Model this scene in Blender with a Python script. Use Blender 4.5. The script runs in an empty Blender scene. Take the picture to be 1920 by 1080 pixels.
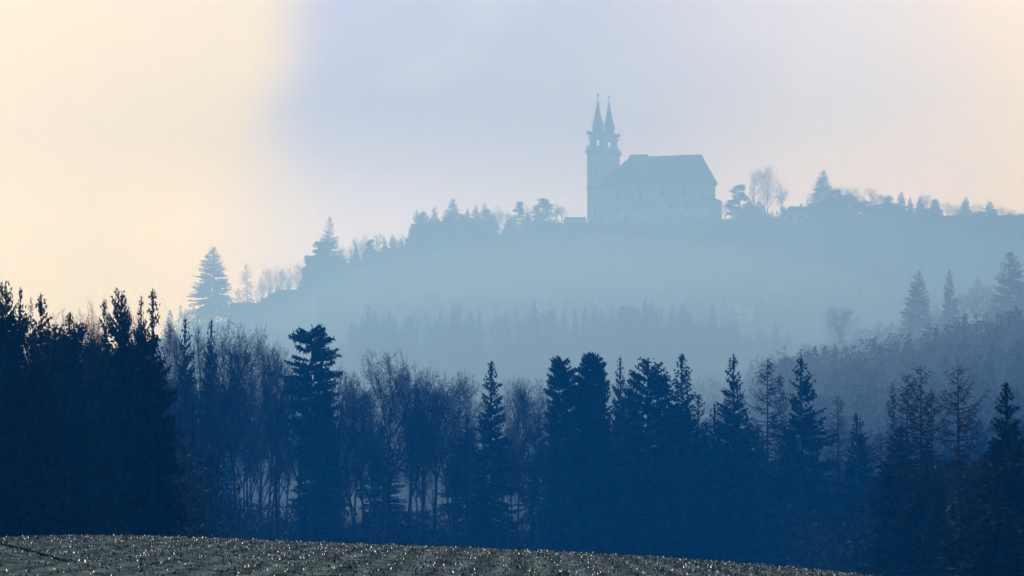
import bpy, math, random
import numpy as np

S = bpy.context.scene
COL = S.collection
R = math.radians

# ------------------------------------------------------------------ camera
F = 7936.0                      # focal length in photo pixels (1920 wide)
PITCH = math.atan(420 / F)      # level horizon lies at photo row 960
EYE = 2.0
cam = bpy.data.cameras.new("camera")
cam.sensor_width = 36; cam.lens = 36 * F / 1920
cam.clip_start = 0.5; cam.clip_end = 20000
co = bpy.data.objects.new("camera", cam); COL.objects.link(co)
co.location = (0, 0, EYE); co.rotation_euler = (math.pi / 2 + PITCH, 0, 0)
S.camera = co

def at(px, py, Y):
    """the point at distance Y that the photo shows at (px, py)"""
    s = (540 - py) / F
    dy = math.cos(PITCH) - s * math.sin(PITCH)
    dz = math.sin(PITCH) + s * math.cos(PITCH)
    return ((px - 960) / F / dy * Y, Y, EYE + dz / dy * Y)

# ------------------------------------------------------------------ light, sky, exposure
SUN_EL, SUN_AZ = 27.0, -14.0     # azimuth from +Y, negative = left of the view
sd = bpy.data.lights.new("sun", 'SUN'); sd.energy = 3.2; sd.angle = R(0.5); sd.color = (1.0, 0.96, 0.90)
so = bpy.data.objects.new("sun", sd); COL.objects.link(so)
so.rotation_euler = (R(90 - SUN_EL), 0, R(180 - SUN_AZ) + math.pi)
so.rotation_euler = (-R(90 - SUN_EL), 0, -R(SUN_AZ))
so.location = (-200, 800, 500)

def sun_dir():
    e, a = R(SUN_EL), R(SUN_AZ)
    return (math.sin(a) * math.cos(e), math.cos(a) * math.cos(e), math.sin(e))

W = bpy.data.worlds.new("World"); S.world = W; W.use_nodes = True
nt = W.node_tree; nt.nodes.clear()
def N(t, **k):
    n = nt.nodes.new(t)
    for a, b in k.items(): setattr(n, a, b)
    return n
def L(a, b): nt.links.new(a, b)
def mth(op, a, b=None, c=None, clamp=False):
    n = N('ShaderNodeMath', operation=op); n.use_clamp = clamp
    for i, v in enumerate((a, b, c)):
        if v is None: continue
        if isinstance(v, (int, float)): n.inputs[i].default_value = v
        else: L(v, n.inputs[i])
    return n.outputs[0]
def smooth(x, a, b):
    n = N('ShaderNodeMapRange', interpolation_type='SMOOTHSTEP')
    L(x, n.inputs[0]); n.inputs[1].default_value = a; n.inputs[2].default_value = b
    return n.outputs[0]
def lin(r, g, b, k=1.0):
    f = lambda c: (c / 255 / 12.92) if c <= 10 else ((c / 255 + 0.055) / 1.055) ** 2.4
    return (f(r) * k, f(g) * k, f(b) * k, 1)
def mixc(fac, a, b):
    n = N('ShaderNodeMix', data_type='RGBA')
    if isinstance(fac, (int, float)): n.inputs[0].default_value = fac
    else: L(fac, n.inputs[0])
    for i, v in ((6, a), (7, b)):
        if isinstance(v, tuple): n.inputs[i].default_value = v
        else: L(v, n.inputs[i])
    return n.outputs[2]
tc = N('ShaderNodeTexCoord'); sep = N('ShaderNodeSeparateXYZ'); L(tc.outputs['Generated'], sep.inputs[0])
X_, Y_, Z_ = sep.outputs
ys = mth('MAXIMUM', Y_, 0.05)
u = mth('DIVIDE', X_, ys)       # tangent of bearing
v = mth('DIVIDE', Z_, ys)       # tangent of elevation
def noise(scale, detail=3, off=0.0, rough=0.5):
    c = N('ShaderNodeCombineXYZ'); L(mth('MULTIPLY', u, 1.0), c.inputs[0]); L(mth('MULTIPLY', v, 1.35), c.inputs[1]); c.inputs[2].default_value = off
    n = N('ShaderNodeTexNoise'); n.inputs['Scale'].default_value = scale; n.inputs['Detail'].default_value = detail
    n.inputs['Roughness'].default_value = rough
    L(c.outputs[0], n.inputs['Vector']); return mth('SUBTRACT', n.outputs[0], 0.5)
n1, n2, n3 = noise(13, 2, 0.3), noise(26, 4, 4.1), noise(9, 2, 9.7)
SK = 20.0                        # the world runs at strength 0.05
uw = mth('ADD', u, mth('ADD', mth('MULTIPLY', n1, 0.028), mth('MULTIPLY', n2, 0.012)))
CREAM = (1.36, .90, 0.34, 1); YEL = (1.42, .94, 0.26, 1)
LAV = (0.64, 0.47, 0.76, 1); PALE = (1.62, 1.30, 1.66, 1); PEACH = (1.18, 0.88, 0.90, 1); GOLD = (1.52, 1.00, 0.40, 1)
base = mixc(smooth(v, 0.055, 0.10), PALE, LAV)
base = mixc(mth('MULTIPLY', smooth(n3, -0.12, 0.16), 0.35), base, (0.76, 0.60, 0.82, 1))
right = mth('MULTIPLY', smooth(mth('ADD', uw, mth('MULTIPLY', v, 0.15)), 0.03, 0.10), 0.9)
base = mixc(right, base, mixc(smooth(v, 0.100, 0.072), PEACH, (1.55, 1.08, 1.0, 1)))
base = mixc(smooth(uw, 0.080, 0.140), base, GOLD)
# the bright cloud left of the view: a firm edge high up, dissolving towards the horizon
edge_hi = smooth(uw, -0.040, -0.063)
edge_lo = smooth(uw, -0.032, -0.080)
left = mixc(smooth(mth('ADD', v, mth('MULTIPLY', n1, 0.03)), 0.070, 0.105), edge_lo, edge_hi)
leftc = mixc(smooth(mth('ADD', v, mth('MULTIPLY', n1, 0.05)), 0.115, 0.065), CREAM, YEL)
leftc = mixc(smooth(v, 0.092, 0.065), leftc, mixc(smooth(u, -0.105, -0.070), (1.62, 1.08, 0.36, 1), (1.85, 1.22, 0.50, 1)))
base = mixc(mth('MULTIPLY', smooth(noise(34, 3, 21.0), 0.0, 0.22), 0.22), base, (1.06, .92, .92, 1))
lsc = N('ShaderNodeVectorMath', operation='SCALE'); L(leftc, lsc.inputs[0]); L(mth('SUBTRACT', 1.06, mth('MULTIPLY', smooth(mth('SUBTRACT', v, u), 0.12, 0.26), 0.14)), lsc.inputs['Scale']); leftc = lsc.outputs[0]
base = mixc(left, base, leftc)
base = mixc(mth('MULTIPLY', smooth(noise(19, 4, 33.0), -0.02, 0.25), 0.16), base, (.86, .72, .70, 1))
vm = N('ShaderNodeVectorMath', operation='SCALE'); L(base, vm.inputs[0]); vm.inputs['Scale'].default_value = SK
sky = N('ShaderNodeTexSky', sky_type='NISHITA'); sky.sun_disc = False
sky.sun_elevation = R(SUN_EL); sky.sun_rotation = R(SUN_AZ); sky.air_density = 1.2; sky.dust_density = 2.0
veil = mth('MULTIPLY', smooth(Y_, 0.35, 0.8), smooth(Z_, 0.30, 0.15))
final = mixc(veil, sky.outputs[0], vm.outputs[0])
bg = N('ShaderNodeBackground'); bg.inputs[1].default_value = 0.05; L(final, bg.inputs[0])
out = N('ShaderNodeOutputWorld'); L(bg.outputs[0], out.inputs[0])

S.view_settings.view_transform = 'Standard'; S.view_settings.look = 'None'
S.view_settings.exposure = 0.46; S.view_settings.gamma = 1.0
S.cycles.volume_bounces = 0; S.cycles.max_bounces = 4; S.cycles.diffuse_bounces = 1
S.cycles.use_denoising = True

# ------------------------------------------------------------------ mesh collecting
rng = np.random.default_rng(7)
class Geo:
    def __init__(g): g.v = []; g.f = []; g.n = 0; g.q = []
    def tris(g, P):                       # P: (n,3,3)
        P = np.asarray(P, float).reshape(-1, 3); k = len(P) // 3
        g.v.append(P); g.f.append(np.arange(k * 3).reshape(-1, 3) + g.n); g.n += len(P)
    def add(g, V, Fs):
        V = np.asarray(V, float); g.v.append(V)
        for f in Fs:
            f = [i + g.n for i in f]
            if len(f) == 3: g.f.append(np.array([f]))
            else: g.q.append(f)
        g.n += len(V)
    def tube(g, pts, rad, sides=6, cap=False):
        pts = np.asarray(pts, float); k = len(pts)
        d = np.gradient(pts, axis=0); d /= np.linalg.norm(d, axis=1)[:, None] + 1e-9
        ref = np.array([0, 0, 1.0]) if abs(d[0][2]) < 0.9 else np.array([1.0, 0, 0])
        a = np.cross(d, ref); a /= np.linalg.norm(a, axis=1)[:, None] + 1e-9; b = np.cross(d, a)
        th = np.arange(sides) * 2 * math.pi / sides
        rad = np.asarray(rad, float)
        V = pts[:, None, :] + rad[:, None, None] * (np.cos(th)[None, :, None] * a[:, None, :] + np.sin(th)[None, :, None] * b[:, None, :])
        V = V.reshape(-1, 3); i = np.arange(k - 1)[:, None] * sides; j = np.arange(sides)[None, :]; j2 = (j + 1) % sides
        A = i + j; B = i + j2; C = i + sides + j2; D = i + sides + j
        T = np.stack([np.stack([A, B, C], -1), np.stack([A, C, D], -1)], 2).reshape(-1, 3) + g.n
        g.v.append(V); g.f.append(T); g.n += len(V)
        if cap: g.q.append([g.n - sides + t for t in range(sides)])
    def box(g, x0, x1, y0, y1, z0, z1):
        V = [(x, y, z) for z in (z0, z1) for y in (y0, y1) for x in (x0, x1)]
        g.add(V, [(0, 2, 3, 1), (4, 5, 7, 6), (0, 1, 5, 4), (2, 6, 7, 3), (0, 4, 6, 2), (1, 3, 7, 5)])
    def lathe(g, prof, cx, cy, sides=8, rot=0.0):  # prof: (r, z)
        V = []; 
        for r, z in prof:
            for k in range(sides):
                t = rot + 2 * math.pi * k / sides; V.append((cx + r * math.cos(t), cy + r * math.sin(t), z))
        Fs = [(i * sides + k, i * sides + (k + 1) % sides, (i + 1) * sides + (k + 1) % sides, (i + 1) * sides + k)
              for i in range(len(prof) - 1) for k in range(sides)]
        Fs.append(tuple(range(sides))[::-1]); Fs.append(tuple((len(prof) - 1) * sides + k for k in range(sides)))
        g.add(V, Fs)
    def mesh(g, name, mat, smooth_=False):
        V = np.concatenate(g.v) if g.v else np.zeros((0, 3))
        T = np.concatenate(g.f) if g.f else np.zeros((0, 3), int)
        me = bpy.data.meshes.new(name)
        nl = len(T) * 3 + sum(len(q) for q in g.q); nf = len(T) + len(g.q)
        me.vertices.add(len(V)); me.vertices.foreach_set("co", V.astype(np.float32).ravel())
        me.loops.add(nl); me.polygons.add(nf)
        idx = np.concatenate([T.ravel()] + [np.array(q) for q in g.q]).astype(np.int32) if nf else np.zeros(0, np.int32)
        sizes = np.array([3] * len(T) + [len(q) for q in g.q], np.int32)
        me.loops.foreach_set("vertex_index", idx)
        me.polygons.foreach_set("loop_start", np.concatenate([[0], np.cumsum(sizes)[:-1]]).astype(np.int32))
        me.polygons.foreach_set("use_smooth", np.full(nf, smooth_))
        me.update(calc_edges=True); me.validate()
        me.materials.append(mat); return me
def link(name, me, parent=None, **props):
    o = bpy.data.objects.new(name, me); COL.objects.link(o)
    if parent is not None: o.parent = parent
    for k, v_ in props.items(): o[k] = v_
    return o
def empty(name, loc, rz=0, scale=(1, 1, 1), **props):
    o = bpy.data.objects.new(name, None); COL.objects.link(o); o.location = loc
    o.rotation_euler = (0, 0, rz); o.scale = scale; o.empty_display_size = 0.5
    for k, v_ in props.items(): o[k] = v_
    return o

# ------------------------------------------------------------------ materials
def material(name, c0, c1, scale, rough=0.9, bump=0.0, coord='Object', detail=4, rand=0.0, spec=0.3):
    m = bpy.data.materials.new(name); m.use_nodes = True; t = m.node_tree; b = t.nodes['Principled BSDF']
    tcn = t.nodes.new('ShaderNodeTexCoord'); nz = t.nodes.new('ShaderNodeTexNoise')
    nz.inputs['Scale'].default_value = scale; nz.inputs['Detail'].default_value = detail
    t.links.new(tcn.outputs[coord], nz.inputs['Vector'])
    r = t.nodes.new('ShaderNodeValToRGB'); r.color_ramp.elements[0].position = 0.35; r.color_ramp.elements[1].position = 0.65
    r.color_ramp.elements[0].color = (*c0, 1); r.color_ramp.elements[1].color = (*c1, 1)
    t.links.new(nz.outputs[0], r.inputs[0]); src = r.outputs[0]
    if rand:
        oi = t.nodes.new('ShaderNodeObjectInfo'); mr = t.nodes.new('ShaderNodeMapRange')
        mr.inputs[3].default_value = 1 - rand; mr.inputs[4].default_value = 1 + rand
        t.links.new(oi.outputs['Random'], mr.inputs[0])
        vs = t.nodes.new('ShaderNodeVectorMath'); vs.operation = 'SCALE'
        t.links.new(src, vs.inputs[0]); t.links.new(mr.outputs[0], vs.inputs['Scale']); src = vs.outputs[0]
    t.links.new(src, b.inputs['Base Color']); b.inputs['Roughness'].default_value = rough
    b.inputs['Specular IOR Level'].default_value = spec
    if bump:
        bp = t.nodes.new('ShaderNodeBump'); bp.inputs['Strength'].default_value = bump; bp.inputs['Distance'].default_value = 0.1
        t.links.new(nz.outputs[0], bp.inputs['Height']); t.links.new(bp.outputs[0], b.inputs['Normal'])
    return m
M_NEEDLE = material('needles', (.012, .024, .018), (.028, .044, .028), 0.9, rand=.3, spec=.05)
M_BARK = material('bark', (.022, .020, .020), (.045, .040, .038), 3, rand=.3, spec=.05)
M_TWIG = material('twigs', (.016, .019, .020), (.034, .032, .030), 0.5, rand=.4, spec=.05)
M_LEAF = material('withered_leaves', (.10, .045, .02), (.17, .085, .04), 1.5, rand=.3)
M_PLASTER = material('pale_plaster', (.76, .73, .64), (.85, .82, .74), 0.3)
M_STONE = material('cornice_stone', (.34, .33, .30), (.46, .44, .40), 0.8)
M_SLATE = material('dark_roof', (.022, .025, .03), (.04, .042, .046), 0.5)
M_COPPER = material('spire_copper', (.015, .025, .03), (.03, .042, .045), 0.8, rough=.6)
M_GILT = material('gilded_ball', (.25, .17, .05), (.35, .25, .08), 2, rough=.4)
M_WIN = material('window_glass', (.01, .012, .016), (.025, .03, .035), 1, rough=.2, spec=.5)
M_TILE = material('tiled_roof', (.10, .05, .035), (.16, .08, .06), 1.2)
M_PALE = material('pale_glint', (.6, .6, .58), (.75, .75, .72), 1.2, rough=.4)
M_BRICK = material('chimney_brick', (.2, .08, .05), (.3, .13, .09), 3)
M_EARTH = material('hill_earth', (.018, .024, .014), (.045, .042, .03), 0.02, coord='Generated', detail=8, spec=0)
M_GLINT = material('glint_blades', (.45, .47, .42), (.85, .85, .80), 30, rough=.5, spec=.2)  # near-white base colour carries the glint of wet blades
def see_through(m, share):          # pale blades pass the sun behind them, in place of wet glints
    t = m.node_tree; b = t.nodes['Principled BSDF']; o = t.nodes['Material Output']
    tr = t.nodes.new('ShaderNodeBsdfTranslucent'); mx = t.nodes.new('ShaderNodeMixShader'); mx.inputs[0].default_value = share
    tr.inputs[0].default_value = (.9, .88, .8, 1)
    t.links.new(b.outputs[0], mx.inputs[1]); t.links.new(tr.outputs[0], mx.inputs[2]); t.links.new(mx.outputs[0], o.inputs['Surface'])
see_through(M_GLINT, .85)
M_GREEN = material('crop_blades', (.014, .030, .026), (.05, .075, .06), 2.0, rough=.8, spec=.1)

# ------------------------------------------------------------------ terrain
def smoothstep(a, b, x):
    t = np.clip((x - a) / (b - a), 0, 1); return t * t * (3 - 2 * t)
PXC = np.array([-700, 0, 250, 400, 600, 760, 900, 1060, 1350, 1500, 1700, 1920, 2600], float)
ROWS = [
    (175, [1130] * 13),
    (300, [1100, 1078, 1078, 1078, 1078, 1080, 1080, 1085, 1092, 1100, 1110, 1118, 1120]),
    (500, [1030, 1040, 1040, 1040, 1042, 1045, 1048, 1050, 1060, 1065, 1070, 1075, 1040]),
    (650, [1000, 1000, 1000, 1000, 1000, 990, 990, 990, 980, 950, 920, 880, 820]),
    (850, [950, 930, 930, 930, 930, 925, 920, 915, 860, 745, 715, 665, 560]),
    (1000, [900, 880, 880, 870, 860, 860, 850, 840, 830, 740, 705, 665, 540]),
    (1150, [850, 830, 820, 820, 810, 800, 790, 780, 760, 700, 665, 640, 520]),
    (1450, [800, 760, 720, 710, 700, 685, 682, 680, 682, 690, 690, 650, 520]),
    (1700, [760, 720, 660, 606, 595, 585, 575, 570, 565, 560, 560, 560, 480]),
    (1900, [760, 700, 650, 610, 575, 520, 475, 445, 445, 450, 455, 460, 440]),
    (2000, [760, 700, 660, 615, 565, 485, 440, 418, 412, 412, 400, 402, 400]),
    (2100, [760, 710, 670, 630, 580, 500, 448, 420, 414, 414, 405, 405, 405]),
    (2500, [780, 760, 740, 720, 700, 640, 600, 570, 560, 560, 550, 540, 520]),
    (3200, [800, 800, 780, 770, 760, 740, 720, 700, 690, 690, 690, 680, 680]),
]
RY = np.array([r[0] for r in ROWS], float)
RZ = np.array([[at(0, py, Y)[2] for py in r] for Y, r in ROWS])
def wobble(x, y):
    return (np.sin(x * .031 + 1.3) * np.cos(y * .017 + .4) * 1.2 + np.sin(x * .083 + y * .041) * .5)
def ground(x, y):
    x = np.asarray(x, float); y = np.asarray(y, float)
    px = 960 + x / y * F; shp = np.broadcast(x, y).shape
    px = np.broadcast_to(px, shp).ravel(); yy = np.broadcast_to(y, shp).ravel(); xx = np.broadcast_to(x, shp).ravel()
    i = np.clip(np.searchsorted(RY, yy) - 1, 0, len(RY) - 2); t = np.clip((yy - RY[i]) / (RY[i + 1] - RY[i]), 0, 1)
    j = np.clip(np.searchsorted(PXC, px) - 1, 0, len(PXC) - 2); s = np.clip((px - PXC[j]) / (PXC[j + 1] - PXC[j]), 0, 1)
    s = s * s * (3 - 2 * s) * .5 + s * .5
    z = (RZ[i, j] * (1 - s) + RZ[i, j + 1] * s) * (1 - t) + (RZ[i + 1, j] * (1 - s) + RZ[i + 1, j + 1] * s) * t
    z = z + wobble(xx, yy) * np.clip((yy - 200) / 600, 0, 1) * (1 - .8 * ((yy > 1960) & (yy < 2050) & (px > 1000) & (px < 1600)))
    return z.reshape(shp)
def gz(x, y): return float(ground(x, y))

def grid_mesh(name, xs, ys, zf, mat, **props):
    X, Y = xs(ys), np.repeat(ys[:, None], xs(ys).shape[1], 1)
    Z = zf(X, Y); n, m = X.shape
    V = np.stack([X, Y, Z], -1).reshape(-1, 3)
    i = np.arange(n - 1)[:, None] * m; j = np.arange(m - 1)[None, :]
    A = i + j
    T = np.stack([np.stack([A, A + 1, A + m + 1], -1), np.stack([A, A + m + 1, A + m], -1)], 2).reshape(-1, 3)
    g = Geo(); g.v.append(V); g.f.append(T); g.n = len(V)
    return link(name, g.mesh(name, mat, True), **props)

tx = np.concatenate([np.linspace(-1.3, -.2, 30), np.linspace(-.19, .19, 150), np.linspace(.2, 1.3, 30)])
tys = np.concatenate([np.linspace(175, 700, 60), np.linspace(710, 2200, 150), np.linspace(2240, 3200, 20)])
grid_mesh('terrain', lambda y: y[:, None] * tx[None, :], tys, ground, M_EARTH, kind='structure')

# ---- the field in front
CRX = np.array([-900, 0, 40, 90, 250, 420, 640, 960, 1200, 1400, 1520, 1640, 1920, 2800], float)
CRP = np.array([1025, 1014, 1009, 1004, 1004, 1010, 1018, 1030, 1042, 1057, 1067, 1080, 1112, 1180], float)
CRZ = np.array([at(0, p, 125)[2] for p in CRP])
GY = np.array([-60, 0, 40, 75, 100, 125, 140, 160, 185], float); GD = np.array([-.9, -.6, -.3, -.05, .0, .0, -.28, -1.1, -3.2])
def zfield(x, y, rough=True):
    px = 960 + x / 125.0 * F
    z = np.interp(px, CRX, CRZ) + np.interp(y, GY, GD)
    if rough:
        xr = x + .9 * np.sin(y / 55.0)
        z = z + .013 * np.sin(xr * 2 * math.pi / .78) + .012 * np.sin(xr * 9.1 + y * 2.3) * np.sin(y * 3.1 + xr) + RN(x, y)
    return z
_t = rng.random((256, 256))
def RN(x, y):
    a = (x * 5.1) % 256; b = (y * 1.9) % 256; i = a.astype(int); j = b.astype(int); s = a - i; t = b - j
    g_ = lambda p, q: _t[p % 256, q % 256]
    return .035 * ((g_(i, j) * (1 - s) + g_(i + 1, j) * s) * (1 - t) + (g_(i, j + 1) * (1 - s) + g_(i + 1, j + 1) * s) * t - .5)
def field_mat():
    m = bpy.data.materials.new('field_soil'); m.use_nodes = True; t = m.node_tree; b = t.nodes['Principled BSDF']
    g = t.nodes.new('ShaderNodeNewGeometry'); mp = t.nodes.new('ShaderNodeMapping'); mp.inputs['Scale'].default_value = (1, .3, 1)
    t.links.new(g.outputs['Position'], mp.inputs[0])
    a = t.nodes.new('ShaderNodeTexNoise'); a.inputs['Scale'].default_value = 2.6; a.inputs['Detail'].default_value = 10; a.inputs['Roughness'].default_value = .75
    t.links.new(mp.outputs[0], a.inputs['Vector'])
    r = t.nodes.new('ShaderNodeValToRGB'); e = r.color_ramp.elements
    e[0].position = .36; e[0].color = (.014, .024, .034, 1); e[1].position = .66; e[1].color = (.155, .20, .185, 1)
    t.links.new(a.outputs[0], r.inputs[0])
    # drilled rows: bare soil between bands of seedlings, running up to the crest
    w = t.nodes.new('ShaderNodeTexWave'); w.inputs['Scale'].default_value = .40; w.inputs['Distortion'].default_value = 3.0; w.inputs['Detail'].default_value = 3
    mp2 = t.nodes.new('ShaderNodeMapping'); mp2.inputs['Scale'].default_value = (1, .06, 1); mp2.inputs['Rotation'].default_value = (0, 0, .02)
    t.links.new(g.outputs['Position'], mp2.inputs[0]); t.links.new(mp2.outputs[0], w.inputs[0])
    mr = t.nodes.new('ShaderNodeMapRange'); mr.inputs[3].default_value = .65; mr.inputs[4].default_value = 1.25
    t.links.new(w.outputs['Fac'], mr.inputs[0]) if 'Fac' in w.outputs else t.links.new(w.outputs[1], mr.inputs[0])
    vs = t.nodes.new('ShaderNodeVectorMath'); vs.operation = 'SCALE'; t.links.new(r.outputs[0], vs.inputs[0]); t.links.new(mr.outputs[0], vs.inputs['Scale'])
    t.links.new(vs.outputs[0], b.inputs['Base Color']); b.inputs['Roughness'].default_value = .85
    b.inputs['Specular IOR Level'].default_value = 0
    return m
fx = np.concatenate([np.linspace(-320, -24, 50), np.linspace(-23.9, 23.9, 480), np.linspace(24, 320, 50)])
fy = np.concatenate([np.linspace(-60, 58, 40), np.linspace(58.5, 146, 300), np.linspace(147, 182, 20)])
grid_mesh('field', lambda y: np.repeat(fx[None, :], len(y), 0), fy, zfield, field_mat(), kind='structure')

# seedling blades and pale blades with the wet glint put into their colour, past counting
def blades(name, n, mat, lo, hi, upright, label, clump):
    x = rng.uniform(-30, 30, n); y = 52 + rng.random(n) ** .8 * 80
    if clump:                                  # bunch along the drilled rows
        k = rng.random(n) < .45; row = np.round((x + .9 * np.sin(y / 55.0)) / 1.3) * 1.3 - .9 * np.sin(y / 55.0)
        x = np.where(k, row + rng.normal(0, .22, n), x)
        x = x + 0.15 * np.round(rng.normal(0, 1.5, n)); 
    z = zfield(x, y) + .01
    s = lo + rng.random(n) ** 2.2 * (hi - lo); a = rng.uniform(0, 2 * math.pi, n)
    d = np.stack([np.cos(a), np.sin(a), np.zeros(n)], -1); p = np.stack([-np.sin(a), np.cos(a), np.zeros(n)], -1)
    up = np.zeros((n, 3)); up[:, 2] = rng.uniform(*upright, n)
    P = np.stack([x, y, z], -1)
    A = P - p * (s * .35)[:, None]; B = P + p * (s * .35)[:, None]
    C = P + (d * .6 + up) * s[:, None] + np.array([0, 0, .01]); D = C - p * (s * .2)[:, None]
    g = Geo(); g.tris(np.stack([A, B, C], 1)); g.tris(np.stack([A, C, D], 1))
    return link(name, g.mesh(name, mat), kind='stuff', label=label, category='crop')
blades('seedlings', 60000, M_GREEN, .02, .06, (.3, 1.1), 'short green seedlings covering the field', False)
blades('glint_blades', 13000, M_GLINT, .007, .042, (.1, 1.0), 'blades whitened to stand for wet glints in the field', True)

g = Geo()                                      # dark strip over the near field corner, a furrow's shade put into its colour
pts = []
for k in range(14):
    t_ = k / 13; Y = 103 - 30 * t_; px = -70 + 200 * t_; x = (px - 960) / F * Y; pts.append((x, Y, float(zfield(np.array(x), np.array(Y), False)) - .0))
g.tube(pts, [.035] * 14, 6)
link('rut_shade_strip', g.mesh('rut_shade_strip', material('rut_shade', (.004, .004, .004), (.01, .01, .01), 2, spec=0)), kind='structure')

# ------------------------------------------------------------------ tree kinds
def unit(a): return a / (np.linalg.norm(a, axis=-1, keepdims=True) + 1e-9)
def trunk_geo(H, r0, r1, rg, lean=0.0, wig=.12, z0=-1.0, sides=7):
    k = 12; z = np.linspace(z0, H, k); t = np.clip(z / H, 0, 1)
    x = np.cumsum(rg.normal(0, wig, k)) * .4 * t + lean * t; y = np.cumsum(rg.normal(0, wig, k)) * .4 * t
    g = Geo(); g.tube(np.stack([x, y, z], -1), r0 * (1 - t) ** .8 + r1, sides)
    return g, (lambda q: np.array([np.interp(q, z, x), np.interp(q, z, y)]))

def sprays(g, P, D, size, rg, n, droop, width=.32):
    """n needle sprays round each point of P, leaning along D"""
    P = np.repeat(P, n, 0); D = np.repeat(D, n, 0); size = np.repeat(size, n)
    m = len(P); r = rg.normal(0, 1, (m, 3))
    d = unit(D * .9 + r * .55 + np.array([0, 0, -droop]) * rg.random((m, 1)) * 1.6)
    s = unit(np.cross(d, rg.normal(0, 1, (m, 3))))
    L_ = size * rg.uniform(.6, 1.35, m)
    o = P + rg.normal(0, .05, (m, 3)) * size[:, None]
    g.tris(np.stack([o - s * (L_ * width)[:, None] * .8, o + s * (L_ * width)[:, None] * .8, o + d * L_[:, None]], 1))

def spruce(seed, H=22, hw=3.4, shape='cone', bare_base=.1, dens=1.0, droop=.7, ragged=.25, gap=0.0, double=False):
    rg = np.random.default_rng(seed); tg, off = trunk_geo(H, .26, .02, rg, wig=.05); c = Geo()
    def prof(t):                      # t: 0 base of crown .. 1 tip
        if shape == 'cone': return min(1, ((1 - t) * 1.35) ** .72)
        if shape == 'column': return min(1, ((1 - t) * 3.0) ** .55)
        if shape == 'dome': return math.sqrt(max(.02, 1 - (max(0, t - .58) / .425) ** 2)) * (.62 + .38 * min(1, t / .55))
        if shape == 'round': return min(1, math.sqrt(max(0, 1 - (max(0, t - .75) / .255) ** 2))) * .95
        return min(1, ((1 - t) * 1.5) ** .8)
    z = bare_base * H; ps = [1.0, .0]; ph = rg.uniform(0, 6.28)
    tilt = [rg.uniform(0, 6.28), rg.uniform(.0, .3)]
    while z < H * .995:
        t = (z / H - bare_base) / (1 - bare_base); nb = (7 if t < .7 else 5) + (4 if shape == 'round' else 0)
        rr = hw * prof(t)
        band = 1 + ragged * .25 * math.sin(z * 2.1 + ph) * rg.uniform(.3, 1)
        for k in range(nb):
            if rg.random() < gap: continue
            a = rg.uniform(0, 6.28); zb_ = min(H * .995, z + rg.uniform(-.3, .3))
            Lb = max(.15, rr * band * rg.uniform(1 - ragged, 1 + ragged * .8) * (1 + tilt[1] * math.cos(a - tilt[0])))
            up0 = .6 * t ** 1.5 + .05 if shape not in ('round', 'dome') else .05 + .22 * t
            sN = max(2, int(Lb / .26)); s = np.linspace(.12, 1, sN)
            xy = off(zb_)
            bz = zb_ + Lb * (up0 * s - droop * .75 * (s ** 1.5) * (1 - t * .75) + .28 * s ** 3 * droop)
            P = np.stack([xy[0] + np.cos(a) * Lb * s, xy[1] + np.sin(a) * Lb * s, bz], -1)
            D = np.tile(np.array([math.cos(a), math.sin(a), 0.15]), (sN, 1))
            sz = (.24 + .30 * np.sin(np.clip(s, 0, 1) * math.pi * .85) * min(1, Lb / 2.2))
            sprays(c, P, D, sz, rg, int(round((4 if t < .75 else 5) * dens)), droop if t < .85 else .1)
            if sN > 3: c.tube(P[::2], np.linspace(.035, .012, len(P[::2])), 3)
        z += rg.uniform(.26, .44) * (1.0 if t < .8 else .8)
    # leader
    xy = off(H); P = np.stack([np.full(6, xy[0]), np.full(6, xy[1]), np.linspace(H - 1.2, H + .1, 6)], -1)
    sprays(c, P, np.tile([0, 0, 1.0], (6, 1)), np.linspace(.45, .3, 6), rg, 5, 0)
    return tg, c, H, hw

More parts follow.
